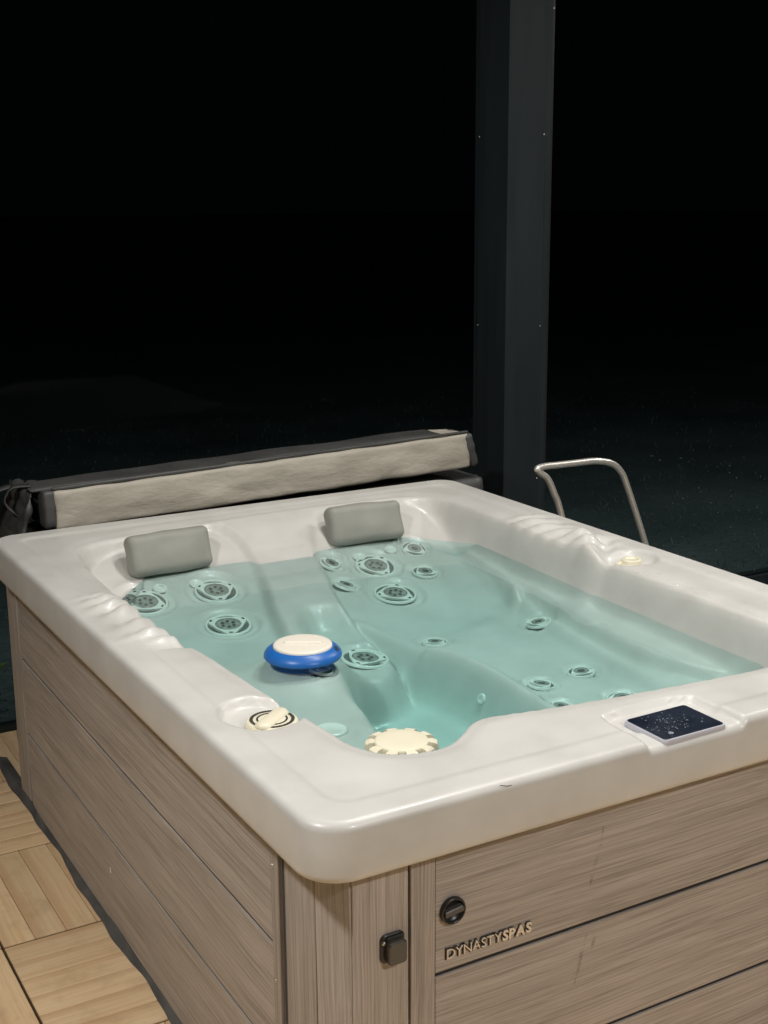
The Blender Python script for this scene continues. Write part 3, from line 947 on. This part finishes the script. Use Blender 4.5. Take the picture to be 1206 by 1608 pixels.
# filter cap --------------------------------------------------
cap = empty('filter_cap')
child_world(cap, tub, Matrix.Translation((.372, .385, .705)))
part('cap_disc', lathe_bm([(.045, -.012), (.0505, -.010), (.051, .012), (.050, .0155), (.047, .0165), (.03, .0172), (0, .0175)], 64), 'cream', cap, True)
def lug_bm(a0):
    da = math.pi / 10 * .60
    def pt(r, a, z): return (r * math.cos(a), r * math.sin(a), z)
    loops = []
    for r, zt in ((.0548, .0145), (.064, .0125), (.0685, .006), (.069, -.03)):
        zb_ = -.032 if r < .06 else zt - .006 if r < .068 else -.03
        loops.append((r, zt))
    bm = bmesh.new()
    prof = [(.0485, .0150), (.060, .0142), (.067, .0110), (.0695, .003), (.0695, -.030), (.0655, -.030), (.0655, .002), (.0485, .006)]
    rows = [[bm.verts.new(pt(r, a0 + s * da * (.92 if r < .055 else .92), z)) for r, z in prof] for s in (-1, -.33, .33, 1)]
    k = len(prof)
    for A, B in zip(rows, rows[1:]):
        for i in range(k):
            bm.faces.new((A[i], A[(i + 1) % k], B[(i + 1) % k], B[i]))
    bm.faces.new(list(reversed(rows[0]))); bm.faces.new(rows[-1])
    return bm
for k in range(10):
    part('cap_lug', lug_bm(k * math.pi / 5 + .12), 'cream', cap)
part('cap_basket', lathe_bm([(.0535, -.011), (.0535, -.075), (0, -.075)], 40), 'slot', cap, True)
part('cap_skirt', lathe_bm([(.0700, -.028), (.0705, -.034), (.066, -.034), (.066, -.028)], 48), 'cream', cap, True)

# diverter knobs ----------------------------------------------
div = empty('diverter_knob')
dz = at(.135, .44)
child_world(div, tub, Matrix.Translation((.136, .440, dz)))
part('knob_disc', lathe_bm([(.047, -.012), (.048, .006), (.0465, .0125), (.0435, .0145), (.02, .0155), (0, .0158)], 56), 'cream', div, True)
def arc_slot(r0, r1, a0, a1, z, n=18):
    bm = bmesh.new()
    A = [bm.verts.new((r0 * math.cos(a0 + (a1 - a0) * k / n), r0 * math.sin(a0 + (a1 - a0) * k / n), z)) for k in range(n + 1)]
    B = [bm.verts.new((r1 * math.cos(a0 + (a1 - a0) * k / n), r1 * math.sin(a0 + (a1 - a0) * k / n), z)) for k in range(n + 1)]
    for k in range(n):
        bm.faces.new((A[k], B[k], B[k + 1], A[k + 1]))
    return bm
ANG = math.radians(38)
for r0, r1 in ((.025, .0285), (.0345, .0405)):
    for side in (0, math.pi):
        part('knob_slot', arc_slot(r0, r1, ANG + side + .42, ANG + side + math.pi - .42, .0162 if r0 < .03 else .0158), 'slot', div)
gp = rrect(.093, .036, .016, 6)
part('knob_grip', loft_outline_bm([[(p[0], p[1], .012) for p in gp], [(p[0] * .99, p[1] * .92, .0165) for p in gp], [(p[0] * .94, p[1] * .60, .0205) for p in gp], [(p[0] * .86, p[1] * .25, .0215) for p in gp]]), 'cream', div, True, rot=(0, 0, ANG))
fd = empty('air_knob')
child_world(fd, tub, Matrix.Translation((1.386, .938, at(1.386, .938) - .006)) @ Matrix.Diagonal((.88, .88, .88, 1)))
part('knob_disc', lathe_bm([(.030, -.004), (.030, .016), (.027, .020), (.0185, .0205), (.0175, .012), (0, .011)], 40), 'cream', fd, True)
part('knob_well', lathe_bm([(.0172, .0125), (0, .0122)], 24), 'jet_grey', fd, True)
part('knob_lip', box_bm(.030, .018, .016, .005, 3), 'cream', fd, True, loc=(-.034, .012, .004), rot=(0, 0, math.radians(30)))

# control panel -----------------------------------------------
panel = empty('control_panel')
child_world(panel, tub, Matrix.Translation((.7425, .0605, ZR - .0160)) @ Matrix.Rotation(math.radians(.5), 4, 'Z'))
pr = rrect(.146, .110, .009)
part('panel_bezel', loft_outline_bm([[(p[0], p[1], 0) for p in pr], [(p[0], p[1], .006) for p in pr], [(p[0] * .985, p[1] * .98, .0092) for p in pr]]), 'bezel', panel)
ps = rrect(.1375, .1015, .006)
part('panel_screen', loft_outline_bm([[(p[0], p[1], .009) for p in ps], [(p[0], p[1], .0104) for p in ps]]), 'screen', panel)
pi = empty('panel_icon')
part('panel_icon_ring', ring_strip(circ(.0042, 28), circ(.0030, 28), .0104, .0107), 'print', panel, loc=(-.040, -.034, 0))
part('panel_icon_bar', box_bm(.0010, .0034, .0003, 0), 'print', panel, loc=(-.040, -.0335, .0106))
bpy.data.objects.remove(pi)

def drops(name, spots, mat_name, parent):
    """beads of water of uneven size lying on a surface, one mesh"""
    bm = bmesh.new()
    for x, y, z, r in spots:
        mtx = Matrix.Translation((x, y, z)) @ Matrix.Rotation(random.uniform(0, 6.28), 4, 'Z') @ Matrix.Diagonal((r * random.uniform(.8, 1.8), r * random.uniform(.7, 1.1), r * .55, 1))
        bmesh.ops.create_icosphere(bm, subdivisions=2, radius=1, matrix=mtx)
    o = bm_obj(name, bm, M[mat_name], parent, True)
    o['kind'] = 'stuff'
    return o
rnd = random.Random(3)
spots = []
for k in range(60):
    spots.append((rnd.gauss(-.012, .03), rnd.gauss(-.002, .026), .0106, rnd.uniform(.0005, .0014)))
spots = [s for s in spots if abs(s[0]) < .066 and abs(s[1]) < .047]
drops('screen_drops', spots, 'rain', panel)
spots = []
for k in range(20):
    x = rnd.uniform(.05, .17); y = rnd.uniform(1.35, 1.9)
    spots.append((x, y, at(x, y) + .0004, rnd.uniform(.0010, .0032)))
for k in range(60):
    x = rnd.uniform(1.315, 1.36); y = rnd.uniform(.35, 1.0)
    spots.append((x, y, at(x, y) + .0004, rnd.uniform(.0010, .0028)))
for k in range(34):
    x = rnd.uniform(.22, 1.3); y = rnd.uniform(1.76, 1.9)
    spots.append((x, y, at(x, y) + .0004, rnd.uniform(.0010, .0030)))
o = drops('splash_drops', spots, 'drop', None)
child_world(o, tub, I4)
hair = tube('hair', [(.325, -.0015, .7985), (.332, -.0025, .7965), (.340, -.003, .7945), (.346, -.0032, .7945)], .0006, M['black_plastic'], None, 6, 3)
tag(hair, 'short dark strand of hair stuck on the front edge of the white rim', 'hair')

# ------------------------------------------------------------------ rubber sheet under the tub
def rubber_sheet():
    ys = np.linspace(-.3, 2.32, 160)
    vv, ff = [], []
    for i, yy in enumerate(ys):
        wv_ = .004 * math.sin(yy * 8.0 + .6) + .003 * math.sin(yy * 19 + 2) + .001 * math.sin(yy * 47)
        xl = .0375 + wv_
        lift = .010 + .012 * max(0, math.sin(yy * 6.5 + 1.0)) + .004 * math.sin(yy * 17)
        vv += [(xl, yy, -.002), (xl + .001, yy, .0030), (xl + .006, yy, .0045), (.0475, yy, max(.008, lift)), (.0495, yy, max(.0085, lift) + .0005), (.075, yy, .006)]
        if i:
            a = (i - 1) * 6; b = i * 6
            ff += [(a + k, a + k + 1, b + k + 1, b + k) for k in range(5)]
    o = mesh_obj('rubber_sheet', vv, ff, M['rubber'], None, True)
    tag(o, 'wavy grey rubber sheet peeping out between the tub base and the deck', 'rubber sheet')
rubber_sheet()

# ------------------------------------------------------------------ floating dispenser
fl = empty('chlorine_float', (.447, .950, ZW - .005))
tag(fl, 'blue ring float with an ivory lid drifting on the water', 'dispenser')
part('float_ring', lathe_bm([(.055, .001), (.077, .0), (.0865, .0015), (.0885, .005), (.0878, .010), (.0835, .0165), (.076, .0225), (.0705, .026), (.0685, .0265), (.067, .025), (.066, .015)], 72), 'blue', fl, True)
lid = part('lid', lathe_bm([(.0665, .018), (.0670, .0285), (.065, .031), (.058, .0322), (.03, .0327), (0, .0328)], 64), 'cream_white', fl, True)
gr = rrect(.088, .014, .0069, 8)
part('lid_grip', loft_outline_bm([[(p[0], p[1], .031) for p in gr], [(p[0] * .98, p[1] * .75, .0355) for p in gr], [(p[0] * .92, p[1] * .35, .0368) for p in gr]]), 'cream_white', lid, True, rot=(0, 0, math.radians(-32)))
part('float_body', lathe_bm([(.056, .003), (.052, -.003), (.045, -.006), (0, -.006)], 40), 'blue', fl, True)
th = part('tie_hole', lathe_bm([(.0075, .0), (.0075, .0012), (.0045, .0014), (0, -.001)], 20), 'slot', fl, True)
th.matrix_basis = Matrix.Rotation(math.radians(-38), 4, 'Z') @ Matrix.Translation((.0775, 0, .0215)) @ Matrix.Rotation(math.radians(52), 4, 'Y')

# ------------------------------------------------------------------ folded cover behind the tub
cov = empty('spa_cover', (.9, 2.25, -0.03))
tag(cov, 'folded taupe vinyl spa cover with charcoal top lying behind the back rim', 'cover')
def placed(name, bm, m, loc, rot=(0, 0, 0), parent=cov, smooth=True):
    o = bm_obj(name, bm, M[m], None, smooth)
    from mathutils import Euler
    child_world(o, parent, Matrix.Translation(loc) @ Euler(rot).to_matrix().to_4x4())
    return o
TILT = -.0245
placed('cover_panel', soft_box(1.425, .14, .118, (110, 12, 14), .010, .006, 9, 1.0, .003), 'cover', (.9205, 2.130, .849), (0, TILT, 0))
placed('cover_flap', soft_box(1.39, .108, .014, (60, 12, 4), .007, .005, 5, 4.0), 'cover_dark', (.845, 2.152, .907), (math.radians(1), TILT * .95, 0))
placed('cover_piping', soft_box(1.42, .012, .010, (60, 3, 3), .004, .003, 7, 2.0), 'cover_dark', (.915, 2.072, .9135), (0, TILT, 0))
placed('end_band', soft_box(.036, .206, .112, (6, 14, 10), .010, .005, 18, 6.0), 'cover_dark', (.196, 2.160, .838), (0, TILT, 0))
placed('end_band', soft_box(.032, .150, .116, (6, 14, 10), .012, .008, 18, 9.0), 'cover_dark', (1.632, 2.132, .867), (0, TILT - .25, .08))
placed('lower_panel', soft_box(1.60, .20, .74, (60, 10, 20), .015, .010, 5, 7.0), 'cover_dark', (.905, 2.185, .394), (0, 0, 0))
placed('end_skirt', soft_box(.012, .24, .19, (3, 18, 14), .004, .022, 11, 3.0), 'cover_dark', (.128, 2.20, .80), (0, math.radians(14), 0))
def strap(name, pts, w=.026, th=.003):
    P = [Vector(p) for p in pts]
    path = []
    for i in range(len(P) - 1):
        p0 = P[max(i - 1, 0)]; p1 = P[i]; p2 = P[i + 1]; p3 = P[min(i + 2, len(P) - 1)]
        for k in range(7):
            t = k / 7
            path.append(0.5 * ((2 * p1) + (p2 - p0) * t + (2 * p0 - 5 * p1 + 4 * p2 - p3) * t * t + (3 * p1 - p0 - 3 * p2 + p3) * t ** 3))
    path.append(P[-1])
    bm = bmesh.new()
    rows = []
    for i, p in enumerate(path):
        t = (path[min(i + 1, len(path) - 1)] - path[max(i - 1, 0)]).normalized()
        s = Vector((.25, 1, .1)); s = (s - t * s.dot(t)).normalized(); n = t.cross(s)
        rows.append([bm.verts.new(p + s * a + n * b) for a, b in ((-w / 2, -th / 2), (w / 2, -th / 2), (w / 2, th / 2), (-w / 2, th / 2))])
    for A, B in zip(rows, rows[1:]):
        for k in range(4):
            bm.faces.new((A[k], A[(k + 1) % 4], B[(k + 1) % 4], B[k]))
    bm.faces.new(list(reversed(rows[0]))); bm.faces.new(rows[-1])
    o = bm_obj(name, bm, M['cover_dark'], None, True)
    child_world(o, cov, I4)
strap('strap', [(.165, 2.14, .90), (.115, 2.16, .895), (.095, 2.17, .855), (.125, 2.165, .815), (.16, 2.15, .79)])
strap('strap', [(.15, 2.22, .89), (.085, 2.24, .87), (.05, 2.25, .80), (.03, 2.25, .72)], .04)

# ------------------------------------------------------------------ handrail
glass_right = g
spots = []
rg2 = random.Random(21)
bmd = bmesh.new()
for k in range(150):
    xx_ = 2.85 + abs(rg2.gauss(0, .5)); zz_ = .02 + rg2.random() ** 1.3 * .62
    r_ = rg2.uniform(.0008, .0022)
    bmesh.ops.create_icosphere(bmd, subdivisions=2, radius=1, matrix=Matrix.Translation((xx_, 2.5545, zz_)) @ Matrix.Diagonal((r_, r_ * .5, r_ * rg2.uniform(.8, 1.6), 1)))
o = bm_obj('rain_drops', bmd, M['rain'], None, True)
o['kind'] = 'stuff'
child_world(o, glass_right, I4)
rail = empty('handrail', (1.85, 1.7, -0.03))
tag(rail, 'bent stainless steel handrail standing beyond the far rim', 'handrail')
o = tube('rail_tube', [(1.94, 1.68, -.03), (1.84, 1.69, .35), (1.745, 1.70, .696), (1.712, 1.70, .778), (1.685, 1.70, .828), (1.655, 1.70, .852), (1.645, 1.70, .865), (1.672, 1.70, .870), (1.722, 1.70, .869), (1.798, 1.70, .868), (1.876, 1.70, .866), (1.942, 1.70, .851), (1.983, 1.70, .819), (2.013, 1.70, .764), (2.097, 1.70, .567), (2.20, 1.70, .30), (2.325, 1.70, -.03)], .0108, M['chrome'], None, 16, 8)
child_world(o, rail, I4)
for fx, fy in ((1.94, 1.68), (2.325, 1.70)):
    o = bm_obj('foot_flange', lathe_bm([(.035, 0), (.035, .006), (.018, .012), (.011, .014)], 24), M['chrome'], None, True)
    child_world(o, rail, Matrix.Translation((fx, fy, -.0295)))

# ------------------------------------------------------------------ lawn blades beyond the glass, shrub at the tub's far corner
def grass_patch():
    rg = random.Random(11)
    vv, ff = [], []
    for k in range(9000):
        x = rg.uniform(-1.5, 8); y = 2.9 + rg.random() ** 1.7 * 6
        a = rg.uniform(0, 6.28); h = rg.uniform(.012, .035); w = rg.uniform(.002, .004)
        lx, ly = rg.gauss(0, .015), rg.gauss(0, .015)
        b = len(vv)
        vv += [(x - w * math.cos(a), y - w * math.sin(a), -.12), (x + w * math.cos(a), y + w * math.sin(a), -.12), (x + lx, y + ly, -.12 + h)]
        ff.append((b, b + 1, b + 2))
    tag(mesh_obj('grass', vv, ff, M['grass']), kind='stuff')
grass_patch()

def shrub():
    t = empty('shrub', (-.10, 2.75, -.12))
    tag(t, 'small leafy green shrub in the dark past the far corner of the tub', 'shrub')
    rg = random.Random(5)
    bm = bmesh.new()
    for k in range(150):
        c = Vector((rg.gauss(0, .14), rg.gauss(0, .12), rg.uniform(.10, .52)))
        a = Vector((rg.uniform(-1, 1), rg.uniform(-1, 1), rg.uniform(-.4, .6))).normalized()
        s = a.cross(Vector((rg.uniform(-1, 1), rg.uniform(-1, 1), 1))).normalized()
        ln = rg.uniform(.05, .09); w = ln * .33; n = a.cross(s) * .006
        pts = [c - a * ln / 2, c - a * ln * .1 + s * w / 2 + n, c + a * ln * .25 + s * w * .38, c + a * ln / 2, c + a * ln * .25 - s * w * .38, c - a * ln * .1 - s * w / 2 + n]
        v = [bm.verts.new(p) for p in pts]
        bm.faces.new((v[0], v[1], v[2], v[3])); bm.faces.new((v[0], v[3], v[4], v[5]))
    bm_obj('foliage', bm, M['leaf'], t)
    for k in range(4):
        e = (rg.gauss(0, .08), rg.gauss(0, .08), .42)
        tube('stem', [(rg.gauss(0, .02), rg.gauss(0, .02), 0), (e[0] * .5, e[1] * .5, .2), e], lambda q: .006 * (1 - .7 * q), M['leaf'], t, 6, 4)
shrub()
